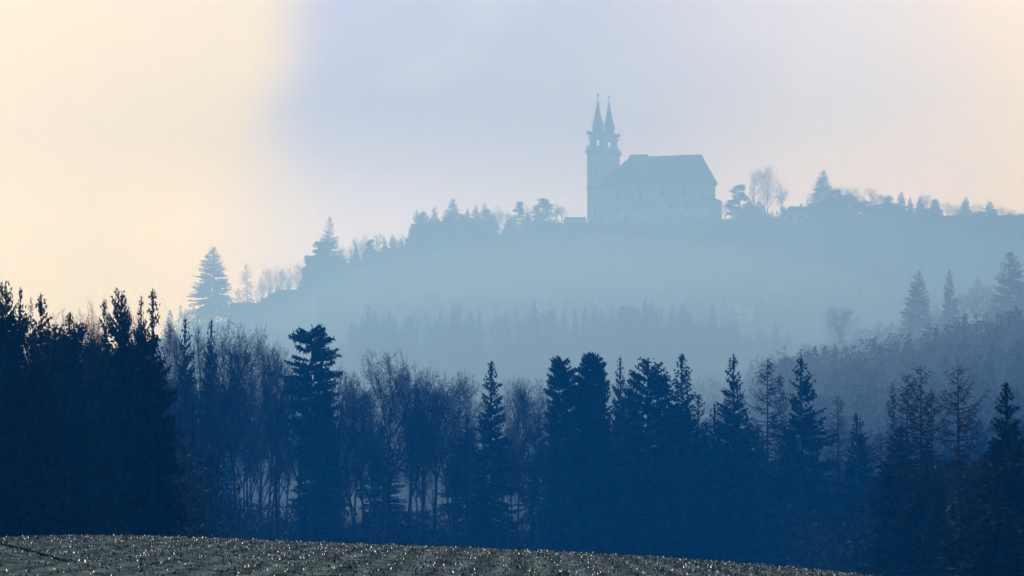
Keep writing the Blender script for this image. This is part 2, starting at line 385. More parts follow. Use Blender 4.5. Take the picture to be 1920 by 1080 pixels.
def bare(seed, H=22, hw=5.0, trunk=.32, upright=.7, fine=.60, r0=.33, multi=1):
    rg = np.random.default_rng(seed); tgeo = Geo(); c = Geo(); z0 = H * .56
    lob = rg.uniform(0, 6.28, 4)
    def env(p):
        a = math.atan2(p[1], p[0]); w = hw * (1 + .13 * math.sin(3 * a + lob[0]) + .1 * math.sin(5 * a + lob[1] + p[2] * .4) + .08 * math.sin(p[2] * 1.1 + lob[2]))
        q = (p[2] - z0) / ((H - z0) * (1 + .10 * math.sin(2 * a + lob[3])) if p[2] > z0 else (z0 - H * trunk * .7))
        return (p[0] ** 2 + p[1] ** 2) / w ** 2 + q * q
    CURV = (.07, .13, .2, .28)
    def grow(p, d, Ls, r, lev):
        for _ in range(5):
            if env(p + d * Ls) > 1.0: Ls *= .78
        if Ls < .3: Ls = .3
        k = max(2, min(6, int(Ls / (.9, .7, .45, .3)[lev]))); pts = [p]; dd = d.copy()
        for _ in range(k):
            dd = unit(dd + rg.normal(0, CURV[lev], 3) + np.array([0, 0, .03 * upright])); pts.append(pts[-1] + dd * Ls / k)
        pts = np.array(pts)
        c.tube(pts, np.linspace(r, max(.012, r * .4), len(pts)), 5 if lev == 0 else 3)
        if lev >= 3: return
        n = int((Ls * (1.3, 2.1 * (.5 + .5 * fine), 4.2 * fine)[lev]) + (2 if lev < 2 else 1))
        for i in range(n):
            s_ = (.22 if lev == 0 else .1) + (.8 if lev == 0 else .9) * (i + rg.random()) / n; s_ = min(s_, 1.0)
            a = s_ * k; i0 = min(int(a), k - 1); q = pts[i0] * (1 - (a - i0)) + pts[i0 + 1] * (a - i0)
            tg_ = unit(pts[i0 + 1] - pts[i0]); side = unit(np.cross(tg_, rg.normal(0, 1, 3)))
            w = rg.uniform(.6, 1.25)
            nd = unit(tg_ + side * w + np.array([0, 0, .12 * upright]))
            grow(q, nd, Ls * rg.uniform(.35, .6) if lev < 2 else rg.uniform(.5, 1.15), max(.012, r * .42 * (1.1 - .45 * s_)), lev + 1)
    for m in range(multi):
        lx, ly = (0, 0) if multi == 1 else rg.normal(0, .5, 2)
        Ht = H * (.80 if multi == 1 else .7) * rg.uniform(.92, 1.05); nz = 12; ln = rg.normal(0, .06 * multi, 2)
        z = np.linspace(-1, Ht, nz); x = lx + np.cumsum(rg.normal(ln[0], .10, nz)); y = ly + np.cumsum(rg.normal(ln[1], .10, nz))
        rr = r0 / math.sqrt(multi); rad = rr * (1.1 - .95 * np.clip(z / Ht, 0, 1) ** 1.1)
        tgeo.tube(np.stack([x, y, z], -1), rad, 7)
        nl = int(15 / math.sqrt(multi))
        for i in range(nl):
            t = trunk + (.97 - trunk * 1.0) * (i / (nl - 1)) ** .9 * .8
            zz = min(Ht, H * t); q = np.array([np.interp(zz, z, x), np.interp(zz, z, y), zz])
            a = i * 2.4 + rg.uniform(-.5, .5); w = rg.uniform(.45, 1.15) * (1.35 - upright * .6) * (.6 if zz > Ht * .93 else 1)
            d = unit(np.array([math.cos(a) * w, math.sin(a) * w, 1.0]))
            grow(q, d, H * rg.uniform(.26, .42), np.interp(zz, z, rad) * .62 + .015, 0)
    return tgeo, c, H, hw

def larch(seed, H=22, hw=3.4, start=.35, lean=0.0, upcurl=.5, dens=1.0):
    rg = np.random.default_rng(seed); tg, off = trunk_geo(H, .23, .03, rg, lean=lean, wig=.07); c = Geo(); z = H * start
    while z < H * .99:
        t = (z / H - start) / (1 - start); rr = hw * (min(1, (1 - t) * 1.9) ** .62) * (.6 + .4 * min(1, t * 4 + .4))
        for k in range(3):
            if rg.random() < .12: continue
            a = rg.uniform(0, 6.28); Lb = max(.3, rr * rg.uniform(.6, 1.15)); s = np.linspace(0, 1, 7)
            xy = off(z); u0 = .06 + .42 * t
            bz = z + Lb * (u0 * s - .62 * s ** 1.3 * (1 - t * .8) + upcurl * .75 * s ** 3 + rg.uniform(-.12, .12) * s)
            P = np.stack([xy[0] + np.cos(a) * Lb * s, xy[1] + np.sin(a) * Lb * s, bz], -1)
            c.tube(P, np.linspace(.075, .022, 7) * (.6 + .4 * (1 - t)), 3)
            n = int(Lb * 6.5 * dens)
            for _ in range(n):
                q = rg.uniform(.12, 1); b = P[int(q * 5.99)] * (1 - (q * 6 % 1)) + P[min(6, int(q * 5.99) + 1)] * (q * 6 % 1)
                side = 1 if rg.random() < .5 else -1; aa = a + side * rg.uniform(.6, 1.3); l = rg.uniform(.25, .95) * (1.2 - q * .5)
                e = b + np.array([math.cos(aa), math.sin(aa), rg.uniform(-.75, .35)]) * l
                c.tube([b, (b + e) / 2 + [0, 0, -.05], e], [.03, .025, .018], 3)
        z += rg.uniform(.28, .5)
    return tg, c, H, hw

def pine(seed, H=22, hw=4.0, base=.55, clumps=34, dens=1.0, flat=.5):
    rg = np.random.default_rng(seed); tg, off = trunk_geo(H * .97, .28, .05, rg, wig=.12); c = Geo()
    for i in range(clumps):
        t = rg.random() ** .8; z = H * (base + (1 - base) * t); rr = hw * math.sqrt(max(.05, 1 - (max(0, t - .25) / .8) ** 2)) * (.65 + .35 * min(1, t * 3 + .3))
        a = rg.uniform(0, 6.28); d = rr * rg.uniform(.25, .9); xy = off(z)
        p = np.array([xy[0] + math.cos(a) * d, xy[1] + math.sin(a) * d, z * .985]); q = np.array([*off(z - d * .4), z - d * .4])
        c.tube([q, (q + p) / 2 + [0, 0, -.1], p], [.07, .05, .025], 4)
        R0 = rg.uniform(.8, 1.35) * hw / 4; m = int(75 * dens)
        v_ = unit(rg.normal(0, 1, (m, 3))) * (rg.random((m, 1)) ** .4) * np.array([R0, R0, R0 * flat]); P = p + v_
        sprays(c, P, unit(v_ + [0, 0, .3]), np.full(m, .42), rg, 3, .1, .35)
    xy = off(H); m = 60; v_ = unit(rg.normal(0, 1, (m, 3))) * np.array([.9, .9, .7]) * (rg.random((m, 1)) ** .5); P = np.array([xy[0], xy[1], H - .7]) + v_
    sprays(c, P, unit(v_ + [0, 0, .4]), np.full(m, .4), rg, 3, 0, .35)
    return tg, c, H, hw

KINDS = {}
def kind(key, name, crown_name, gens, mat):
    ps = []
    for gn in gens:
        tg, c, H, hw = gn
        ps.append((tg.mesh(name + '_trunk', M_BARK, True), c.mesh(name + '_' + crown_name, mat), H, hw))
    KINDS[key] = (name, crown_name, ps)
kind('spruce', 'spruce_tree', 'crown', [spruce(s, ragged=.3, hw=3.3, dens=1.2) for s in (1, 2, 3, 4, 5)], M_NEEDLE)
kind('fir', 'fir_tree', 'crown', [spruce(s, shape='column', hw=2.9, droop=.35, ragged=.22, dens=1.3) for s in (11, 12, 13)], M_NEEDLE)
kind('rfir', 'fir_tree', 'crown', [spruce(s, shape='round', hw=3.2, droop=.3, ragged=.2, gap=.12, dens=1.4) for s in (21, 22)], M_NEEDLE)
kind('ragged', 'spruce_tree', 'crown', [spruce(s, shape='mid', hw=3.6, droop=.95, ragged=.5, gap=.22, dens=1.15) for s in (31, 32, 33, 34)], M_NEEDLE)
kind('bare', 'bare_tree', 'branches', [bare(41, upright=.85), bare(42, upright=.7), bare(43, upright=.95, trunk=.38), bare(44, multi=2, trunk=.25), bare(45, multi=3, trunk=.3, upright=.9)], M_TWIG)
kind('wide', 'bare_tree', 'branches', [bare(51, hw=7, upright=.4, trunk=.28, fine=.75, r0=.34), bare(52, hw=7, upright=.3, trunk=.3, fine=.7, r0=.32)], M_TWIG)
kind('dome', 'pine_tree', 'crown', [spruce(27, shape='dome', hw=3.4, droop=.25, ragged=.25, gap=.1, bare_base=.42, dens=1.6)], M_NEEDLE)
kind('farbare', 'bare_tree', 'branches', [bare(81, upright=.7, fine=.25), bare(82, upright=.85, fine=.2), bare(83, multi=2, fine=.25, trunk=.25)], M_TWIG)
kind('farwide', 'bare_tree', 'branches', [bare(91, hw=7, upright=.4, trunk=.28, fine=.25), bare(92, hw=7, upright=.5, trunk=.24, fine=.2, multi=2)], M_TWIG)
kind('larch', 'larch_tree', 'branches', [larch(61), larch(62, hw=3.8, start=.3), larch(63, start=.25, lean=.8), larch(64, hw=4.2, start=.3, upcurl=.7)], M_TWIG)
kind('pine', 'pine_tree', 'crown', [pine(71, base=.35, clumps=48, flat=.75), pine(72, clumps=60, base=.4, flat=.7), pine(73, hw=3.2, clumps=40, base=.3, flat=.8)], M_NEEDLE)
PICK = {}
_ones = 'first second third fourth fifth sixth seventh eighth ninth tenth eleventh twelfth thirteenth fourteenth fifteenth sixteenth seventeenth eighteenth nineteenth'.split()
def ordinal(n):
    if n < 20: return _ones[n - 1]
    t = n // 10 - 2; w = ('twenty', 'thirty', 'forty', 'fifty', 'sixty')[t]
    return w + '-' + _ones[n % 10 - 1] if n % 10 else w[:-1] + 'ieth'
WORD = {'dome': 'round-headed pine', 'farbare': 'bare tree', 'farwide': 'spreading bare tree', 'spruce': 'spruce', 'fir': 'fir', 'rfir': 'round-topped fir', 'ragged': 'ragged spruce', 'bare': 'bare tree', 'wide': 'spreading bare tree', 'larch': 'larch', 'pine': 'pine'}
def plant(k, px, top, Y, hwpx, label, group, var=None, rz=None, sink=0.0):
    x, y, zt = at(px, top, Y); zb = gz(x, y) - sink
    name, cname, ps = KINDS[k]; i = PICK.get(k, 0) if var is None else var; PICK[k] = PICK.get(k, 0) + 1
    tm, cm, H, hw = ps[i % len(ps)]
    h = max(3.0, zt - zb); w = hwpx / F * Y
    rr = random.Random(int(px * 31 + top * 7 + Y))
    o = empty(name, (x, y, zb), rr.uniform(0, 6.28) if rz is None else rz, (w / hw, w / hw, h / H), label=label, category='tree', group=group)
    link('trunk', tm, o); link(cname, cm, o)
    return o
def row(items, where, group, Ydef, anchor):
    """items: (kind, px, top row, half width px[, Y[, label[, variant]]]); trees with no label of their own are counted along the row by kind"""
    items = sorted(items, key=lambda t: t[1]); cnt = {}
    if Ydef >= 1000: items = [(('far' + t[0]) if t[0] in ('bare', 'wide') else t[0],) + tuple(t[1:]) for t in items]
    for it in items:
        k, px, top, hwpx = it[:4]; Y = it[4] if len(it) > 4 and it[4] else Ydef; lab = it[5] if len(it) > 5 else None; var = it[6] if len(it) > 6 else None
        cnt[k] = cnt.get(k, 0) + 1
        if not lab:
            lab = f"{where[0]}{WORD[k]} {where[1]}, {ordinal(cnt[k])} such {anchor}"
        plant(k, px, top, Y, hwpx, lab, group, var)

# ------------------------------------------------------------------ the near wood
YL = 190
front = [
 ('ragged', -60, 520, 34, YL), ('spruce', -25, 560, 34, YL),
 ('fir', 10, 536, 17, YL, 'tallest black fir with a blunt top at the left end of the near wood'),
 ('ragged', 38, 545, 24, YL), ('larch', 57, 556, 12, YL + 10, 'thin forked top poking up beside the black fir at the left end', 0),
 ('spruce', 76, 558, 34, YL, 'black spruce with a pointed top beside the thin forked one', 0), ('bare', 108, 588, 30, YL + 25), ('spruce', 130, 590, 26, YL + 15), ('bare', 160, 578, 34, YL + 30),
 ('ragged', 196, 566, 26, YL + 20), ('bare', 178, 590, 34, YL + 50), ('bare', 250, 582, 36, YL + 60), ('fir', 229, 551, 17, YL + 25, 'narrow dark fir standing up between two ragged spruces, left of the gap in the sky'),
 ('ragged', 264, 562, 22, YL + 30), ('ragged', 287, 547, 32, YL + 25, 'tall ragged spruce with long drooping side branches where the dark wood steps down', 2),
 ('bare', 318, 602, 30, 360), ('spruce', 347, 600, 24, 390, 'dark spruce half hidden in bare twigs right of the tall ragged spruce'), ('bare', 372, 612, 40, 380),
 ('spruce', 396, 602, 20, 410, 'small pointed spruce top rising out of bare beeches', 1), ('bare', 415, 625, 40, 430), ('bare', 442, 607, 44, 430, 'bare tree with upright brushy twigs right of the small pointed spruce', 0), ('bare', 470, 618, 38, 450), ('bare', 500, 650, 44, 470),
 ('bare', 524, 643, 40, 470, 'bare tree with feathery twigs just left of the round-headed pine', 2), ('dome', 584, 615, 50, 460, 'big round-headed dark conifer rising over the bare beeches', 0), ('bare', 560, 700, 40, 500), ('spruce', 597, 690, 34, 490), ('bare', 640, 690, 34, 490), ('bare', 662, 700, 38, 500),
 ('wide', 722, 654, 74, 490, 'largest spreading bare beech with a domed crown', 0), ('bare', 768, 690, 46, 500), ('bare', 812, 690, 44, 510), ('bare', 848, 700, 40, 500), ('wide', 872, 702, 44, 515), ('bare', 690, 722, 44, 520), ('bare', 790, 712, 44, 530),
 ('spruce', 921, 680, 30, 480, 'lone pointed spruce between bare trees at the middle of the wood', 2), ('wide', 968, 711, 44, 510), ('bare', 996, 713, 44, 500, 'bare tree with fine arching branches beside the first round-topped fir', 3),
 ('rfir', 1053, 676, 30, 480, 'round-topped fir with a bare lower trunk at the left end of the dark fir block', 0), ('rfir', 1117, 667, 35, 480, 'widest round-topped fir, tallest of the dark fir block', 1), ('spruce', 1163, 673, 20, 490, 'narrow spruce squeezed between two broad firs', 3), ('fir', 1090, 720, 34, 500), ('ragged', 1188, 700, 28, 500),
 ('fir', 1215, 676, 38, 480, 'broad fir with several points right of the narrow spruce', 1), ('spruce', 1248, 712, 30, 500), ('spruce', 1279, 667, 34, 480, 'pointed spruce with lacy drooping right side', 4), ('ragged', 1310, 742, 34, 490), ('spruce', 1340, 758, 26, 490),
 ('spruce', 1376, 669, 32, 470, 'tall slim spruce left of the dome-topped larch', 0), ('ragged', 1400, 770, 38, 470), ('larch', 1438, 671, 36, 470, 'dome-topped bare larch between two dark spruces', 0), ('larch', 1464, 702, 18, 480, 'thin bare larch tucked against the shaggy spruce', 1), ('spruce', 1420, 800, 40, 480),
 ('ragged', 1503, 671, 46, 450, 'tall shaggy spruce with hanging branches and a dense square tip', 0), ('ragged', 1480, 800, 40, 470), ('larch', 1574, 742, 28, 450, 'slender bare larch right of the shaggy spruce', 2), ('spruce', 1606, 778, 30, 430, 'shorter dark spruce between slender larches', 1), ('larch', 1652, 812, 34, 420), ('ragged', 1590, 900, 36, 440), ('spruce', 1545, 905, 30, 450),
 ('larch', 1674, 716, 16, 380, 'narrow bare larch with a thin spiky top left of the larch pair', 0), ('larch', 1699, 700, 34, 385, 'left larch of the close pair with tangled branches', 1), ('larch', 1726, 684, 40, 380, 'right and taller larch of the close pair', 3), ('larch', 1748, 735, 30, 390), ('spruce', 1690, 800, 46, 370), ('spruce', 1735, 850, 46, 360), ('ragged', 1765, 890, 34, 350),
 ('larch', 1797, 684, 52, 350, 'solitary big larch with a long bare trunk and sweeping branches', 3), ('spruce', 1850, 862, 26, 330, 'young dark spruce beneath the solitary big larch'), ('spruce', 1815, 930, 44, 310), ('spruce', 1886, 720, 40, 320, 'black feathery spruce at the right end of the near wood', 2), ('ragged', 1905, 800, 52, 310), ('larch', 1925, 752, 34, 330), ('spruce', 1965, 760, 50, 310), ('spruce', 1870, 930, 50, 300),
]
front = [(t[0], t[1], t[2], t[3] * {'spruce': 1.35, 'ragged': 1.3, 'fir': 1.45, 'bare': 1.45, 'wide': 1.15, 'larch': 1.4}.get(t[0], 1.0)) + t[4:] for t in front]
front = [(t[0], t[1], t[2], t[3] * 1.2 if t[1] < 330 and t[0] != 'bare' else t[3], t[4] * (.87 - .17 * min(1, (t[1] - 1640) / 150) if t[1] > 1640 else 1)) + t[5:] for t in front]
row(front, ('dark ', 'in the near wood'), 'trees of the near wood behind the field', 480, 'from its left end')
rr_ = random.Random(5)
back = []
for px in range(-30, 1960, 26):
    if 640 < px < 1010 and px % 3 == 0: continue
    px += rr_.uniform(-8, 8)
    if px < 300: k, top, Y = rr_.choice(['spruce', 'fir', 'ragged', 'bare']), np.interp(px, [-30, 100, 300], [575, 610, 600]) + rr_.uniform(0, 35), 245
    elif px < 1010: k, top, Y = rr_.choice(['bare', 'bare', 'wide', 'spruce', 'bare']), np.interp(px, [300, 500, 700, 1010], [660, 700, 740, 780]) + rr_.uniform(0, 70), 560
    elif px < 1420: k, top, Y = rr_.choice(['spruce', 'fir', 'ragged', 'spruce']), 760 + rr_.uniform(0, 60), 550
    elif px < 1640: k, top, Y = rr_.choice(['spruce', 'bare', 'ragged']), 860 + rr_.uniform(0, 60), 520
    else: k, top, Y = rr_.choice(['spruce', 'bare', 'ragged', 'spruce']), 850 + rr_.uniform(0, 60), np.interp(px, [1640, 1800], [430, 330])
    back.append((k, px, top, rr_.uniform(34, 50) * (1.1 if Y < 400 else 1), Y + rr_.uniform(-18, 18)))
row(back, ('shaded ', 'behind the front trees'), 'trees in the second rank of the near wood', 560, 'from its left end')

# undergrowth and withered leaves under the near wood
def brush(name, spots, mat, h, dens, label, size=.3, cat='undergrowth'):
    g = Geo(); rg = np.random.default_rng(len(name))
    for px, Y, hh in spots:
        x = (px - 960) / F * Y; zb = gz(x, Y); m = int(dens * hh)
        P = np.stack([x + rg.normal(0, 1.6, m), Y + rg.normal(0, 2.5, m), zb + rg.random(m) ** 1.3 * hh], -1)
        sprays(g, P, np.tile([0, 0, .8], (m, 1)), np.full(m, size), rg, 2, .0, .22)
    return link(name, g.mesh(name, mat), kind='stuff', label=label, category=cat)
sp = []
for px in range(-60, 1990, 13):
    Y = np.interp(px, [0, 300, 420, 500, 1400, 1700, 1900], [235, 260, 430, 510, 500, 330, 240]) + rr_.uniform(-8, 25)
    hh = np.interp(px, [0, 300, 600, 1010, 1040, 1400, 1540, 1600, 1700, 1920], [7, 9, 5, 4, 7, 9, 5, 3, 8, 8]) * rr_.uniform(.5, 1.2)
    sp.append((px + rr_.uniform(-6, 6), Y, hh))
brush('undergrowth', sp, M_TWIG, 0, 90, 'dark brush along the foot of the near wood', .5)
sp = [(rr_.choice([350, 480, 500, 640, 760, 740, 820, 980, 960, 640]) + rr_.gauss(0, 22), 535 + rr_.uniform(-15, 15), rr_.uniform(5, 12)) for _ in range(34)]
brush('withered_leaves', sp, M_LEAF, 0, 22, 'rust-brown withered leaves clinging low between the bare trunks', .22, 'leaves')

# ------------------------------------------------------------------ ridge and spruces beyond, at the right
mid = [
 ('bare', 1510, 640, 24, 1150), ('wide', 1572, 571, 44, 1100, 'hazy bare tree with a spreading crown alone in the mist', 1), ('bare', 1612, 612, 30, 1120), ('bare', 1655, 602, 28, 1110), ('bare', 1680, 600, 26, 1110),
 ('spruce', 1723, 509, 32, 1080, 'hazy spruce with a knobbly round tip on the misty slope', 1), ('bare', 1752, 570, 24, 1100), ('spruce', 1781, 507, 20, 1080, 'hazy slender spruce with a sharp tip on the misty slope', 3), ('bare', 1806, 545, 24, 1090), ('bare', 1832, 522, 30, 1085),
 ('bare', 1856, 530, 26, 1085), ('spruce', 1893, 474, 46, 1060, 'largest hazy spruce with level boughs at the right edge of the slope', 2), ('bare', 1925, 520, 34, 1070), ('spruce', 1945, 500, 34, 1090), ('spruce', 1862, 560, 26, 1100), ('bare', 1710, 590, 28, 1120), ('bare', 1770, 585, 30, 1120), ('bare', 1590, 640, 34, 1130), ('bare', 1545, 648, 30, 1140)]
row(mid, ('hazy ', 'on the misty slope'), 'hazy trees on the misty slope', 1100, 'from its lower end')
rd = []
for px in range(1470, 1990, 17):
    g_ = np.interp(px, [1470, 1530, 1600, 1660, 1700, 1750, 1800, 1850, 1920, 1990], [720, 690, 684, 676, 656, 640, 640, 626, 610, 596])
    rd.append((rr_.choice(['wide', 'spruce', 'bare', 'fir', 'pine']), px + rr_.uniform(-5, 5), g_ + rr_.uniform(-14, 9), rr_.uniform(15, 26), 860 + rr_.uniform(-25, 35)))
row(rd, ('dim ', 'on the dark ridge'), 'trees on the dark ridge above the larches', 860, 'from its lower end')

M_WOOD = material('far_woods', (.010, .016, .012), (.020, .026, .020), .1, spec=0)
def wood_mass(name, spots, label, seed, mat=M_WOOD, tr=60, sz=.1):
    """a far wood that reads as one mass: pointed and rounded crowns of loose sprays"""
    rg = np.random.default_rng(seed); g = Geo()
    for x, y, h, w, pointed in spots:
        zb = gz(x, y); t = rg.random(tr) ** 1.1; r_ = (w * (1 - t) if pointed else w * np.sqrt(np.clip(1 - (t - .45) ** 2 / .32, 0, 1))) * rg.random(tr) ** .4
        a = rg.uniform(0, 6.28, tr); P = np.stack([x + np.cos(a) * r_, y + np.sin(a) * r_, zb + h * t], -1)
        sprays(g, P, np.stack([np.cos(a), np.sin(a), np.full(tr, .1)], -1), np.full(tr, h * sz), rg, 1, .5, .5)
    return link(name, g.mesh(name, mat), kind='stuff', label=label, category='woods')
spots = []
for _ in range(950):
    px = rr_.uniform(1430, 2100); Y = rr_.uniform(620, 930); x = (px - 960) / F * Y
    spots.append((x, Y, rr_.uniform(4, 10), rr_.uniform(1.8, 4), rr_.random() < .35))
wood_mass('ridge_woods', spots, 'low dense wood covering the dark ridge beyond the larches', 3, tr=240, sz=.058)
spots = []
for _ in range(420):
    px = rr_.uniform(1500, 2100); Y = rr_.uniform(1060, 1170); x = (px - 960) / F * Y
    spots.append((x, Y, rr_.uniform(4, 8), rr_.uniform(1.8, 3), rr_.random() < .3))
wood_mass('slope_woods', spots, 'misty scrub wood below the hazy spruces on the slope', 4, tr=100, sz=.08)

spots = []
for _ in range(1500):
    px = rr_.uniform(150, 1480); Y = rr_.uniform(780, 1150); x = (px - 960) / F * Y
    spots.append((x, Y, rr_.uniform(6, 11), rr_.uniform(2.4, 4), rr_.random() < .5))
wood_mass('valley_woods', spots, 'wood on the valley floor glimpsed between the bare trunks', 9, tr=60)

# ------------------------------------------------------------------ faint tree line half way up
mt = []
px = 640
prof_x = [640, 690, 760, 850, 950, 1000, 1100, 1210, 1285, 1335, 1400, 1455, 1500]
prof_y = [625, 574, 584, 572, 574, 566, 572, 566, 570, 578, 604, 610, 622]
while px < 1492:
    k = rr_.choice(['spruce', 'spruce', 'spruce', 'bare', 'fir', 'spruce'])
    mt.append((k, px, np.interp(px, prof_x, prof_y) + abs(rr_.gauss(0, 17)), rr_.uniform(10, 21), 1450 + rr_.uniform(-20, 20)))
    px += rr_.choice([rr_.uniform(6, 12), rr_.uniform(9, 17), rr_.uniform(14, 24)])
for px, top in ((690, 570), (1210, 560), (1285, 566), (1335, 570), (1002, 562), (850, 568), (1455, 604)): mt.append(('spruce', px, top, 13, 1440))
row(mt, ('faint ', 'in the mist below the church'), 'faint trees in the mist below the church', 1450, 'from the left end')

# ------------------------------------------------------------------ hilltop trees
lefth = [
 ('bare', 352, 578, 20, 1720), ('bare', 372, 590, 16, 1720),
 ('spruce', 401, 464, 37, 1700, 'big isolated spruce at the left foot of the hill, broad and dense', 2), ('larch', 447, 540, 12, 1740, 'feathery larch between the big isolated spruce and the slim larch', 1),
 ('larch', 464, 494, 17, 1720, 'slim hazy larch right of the big isolated spruce', 2), ('wide', 505, 497, 22, 1790, 'first of the round bare trees behind the farmhouse roof', 0), ('wide', 526, 498, 17, 1800, 'second of the round bare trees behind the farmhouse roof', 1),
 ('bare', 544, 502, 17, 1790, 'third bare tree behind the farmhouse roof', 1), ('bare', 563, 490, 18, 1800, 'wispy bare tree against the flat-branched pine', 3), ('bare', 490, 520, 14, 1780),
 ('ragged', 618, 408, 24, 1890, 'tall see-through spruce above the flat-branched pine', 2), ('pine', 602, 455, 30, 1850, 'dense dark pine in front of the tall see-through spruce', 1), ('pine', 583, 500, 26, 1830, 'flat-branched pine leaning out beyond the farmhouse ridge', 2), ('pine', 578, 480, 14, 1840),
 ('bare', 648, 458, 20, 1900), ('spruce', 667, 456, 12, 1900), ('bare', 688, 441, 20, 1920), ('pine', 693, 450, 16, 1910), ('spruce', 720, 447, 13, 1930), ('bare', 740, 443, 18, 1930), ('bare', 757, 440, 18, 1930), ('spruce', 640, 470, 14, 1890), ('spruce', 705, 470, 16, 1900),
 ('ragged', 781, 395, 16, 1960), ('fir', 794, 397, 14, 1960), ('ragged', 769, 425, 12, 1960), ('spruce', 815, 389, 16, 1960), ('bare', 833, 405, 14, 1965), ('spruce', 850, 373, 24, 1960, 'tallest hilltop spruce left of the church, with a tufted tip', 0), ('fir', 868, 402, 12, 1970), ('spruce', 877, 392, 13, 1965), ('spruce', 892, 386, 15, 1960),
 ('fir', 914, 392, 15, 1960), ('spruce', 926, 400, 11, 1965), ('bare', 908, 378, 10, 1975), ('bare', 946, 394, 16, 1970), ('bare', 958, 400, 14, 1975), ('pine', 974, 379, 14, 1965, 'mop-headed pine left of the broad-headed pine near the church', 2), ('spruce', 990, 400, 13, 1970),
 ('pine', 1019, 373, 22, 1965, 'broad-headed pine near the low church annex', 1), ('bare', 1040, 382, 18, 1975, 'gnarled bare tree leaning towards the low church annex', 1), ('bare', 1003, 388, 14, 1975), ('spruce', 1030, 410, 18, 1960), ('bare', 985, 386, 16, 1975), ('spruce', 1009, 394, 13, 1970), ('bare', 932, 386, 14, 1980), ('spruce', 958, 404, 14, 1965), ('bare', 1053, 386, 14, 1990), ('spruce', 736, 440, 14, 1930), ('bare', 712, 434, 18, 1935), ('spruce', 752, 448, 14, 1935), ('bare', 670, 442, 18, 1915), ('bare', 632, 452, 16, 1905)]
row(lefth, ('hazy ', 'on the hill left of the church'), 'hilltop trees left of the church', 1960, 'from its foot')
righth = [
 ('pine', 1387, 347, 22, 1965, 'wide-branched pine standing nearest the church on its right', 0), ('pine', 1372, 378, 15, 1960), ('spruce', 1405, 372, 22, 1960), ('spruce', 1425, 378, 20, 1960),
 ('wide', 1438, 310, 33, 1980, 'tallest bare tree on the hilltop, with a full round crown', 1), ('bare', 1418, 316, 18, 1985, 'upright bare tree in the left side of the full round crown', 2), ('bare', 1462, 345, 20, 1985), ('spruce', 1469, 385, 8, 1975, 'tiny conifer beside the hilltop house roof'), ('bare', 1358, 378, 12, 1990),
 ('spruce', 1544, 320, 24, 1965, 'tallest dark spruce right of the hilltop house', 1), ('bare', 1522, 365, 14, 1985), ('bare', 1563, 345, 20, 1970), ('wide', 1582, 346, 26, 1970), ('bare', 1604, 352, 22, 1970), ('pine', 1566, 356, 22, 1960), ('pine', 1594, 366, 24, 1955), ('bare', 1630, 350, 20, 1980), ('wide', 1650, 362, 20, 1985),
 ('pine', 1622, 378, 22, 1960), ('fir', 1665, 367, 13, 1960), ('spruce', 1690, 360, 13, 1960), ('pine', 1678, 384, 16, 1955), ('spruce', 1706, 370, 9, 1965), ('spruce', 1725, 367, 13, 1960), ('bare', 1738, 362, 14, 1990), ('fir', 1753, 373, 10, 1960), ('wide', 1776, 378, 18, 1975), ('bare', 1795, 384, 14, 1975),
 ('spruce', 1811, 370, 15, 1960), ('bare', 1833, 380, 16, 1975), ('spruce', 1855, 378, 21, 1960), ('bare', 1880, 386, 14, 1975), ('bare', 1897, 392, 15, 1975), ('wide', 1915, 398, 18, 1970), ('spruce', 1935, 392, 15, 1965), ('pine', 1740, 392, 20, 1955), ('pine', 1640, 384, 20, 1955), ('pine', 1840, 398, 20, 1955), ('pine', 1890, 402, 20, 1955)]
row(righth, ('hazy ', 'on the hilltop right of the church'), 'hilltop trees right of the church', 1960, 'from the church')
spots = []
for _ in range(2300):
    px = rr_.uniform(300, 2100); Y = rr_.uniform(1560, 1965); 
    if px < 600 and Y < 1860: continue
    x = (px - 960) / F * Y
    h = rr_.uniform(7, 12) * (1 if Y < 1900 else .75) * (.7 if 1040 < px < 1370 and Y > 1900 else 1)
    spots.append((x, Y, h, rr_.uniform(2.4, 3.8), rr_.random() < .5))
TOPX = [560, 600, 640, 700, 760, 775, 800, 850, 900, 930, 960, 1000, 1045, 1060, 1350, 1365, 1380, 1420, 1460, 1475, 1520, 1540, 1580, 1620, 1660, 1750, 1850, 2000]
TOPY = [530, 470, 480, 465, 460, 420, 412, 408, 410, 418, 422, 412, 410, 432, 425, 405, 378, 385, 395, 420, 412, 372, 365, 372, 382, 390, 395, 402]
for _ in range(620):
    px = rr_.choice([rr_.uniform(560, 1050), rr_.uniform(1360, 2000)]); Y = rr_.uniform(1925, 1990)
    x = (px - 960) / F * Y; h = at(px, np.interp(px, TOPX, TOPY) + rr_.uniform(0, 22), Y)[2] - gz(x, Y)
    if h > 2: spots.append((x, Y, h, rr_.uniform(2.0, 3.4), rr_.random() < .6))
wood_mass('hillside_woods', spots, 'hazy wood covering the hillside below the church', 5, tr=70)

# ------------------------------------------------------------------ church
MP = 2000 / F
ROT = R(-25)
cx, cy, _ = at(1127, 410, 1990)
zb = at(0, 412, 1990)[2] - 1.5
church = empty('church', (cx, cy, zb), ROT, label='pilgrimage church with two pointed towers and a long steep roof on the hilltop', category='church')
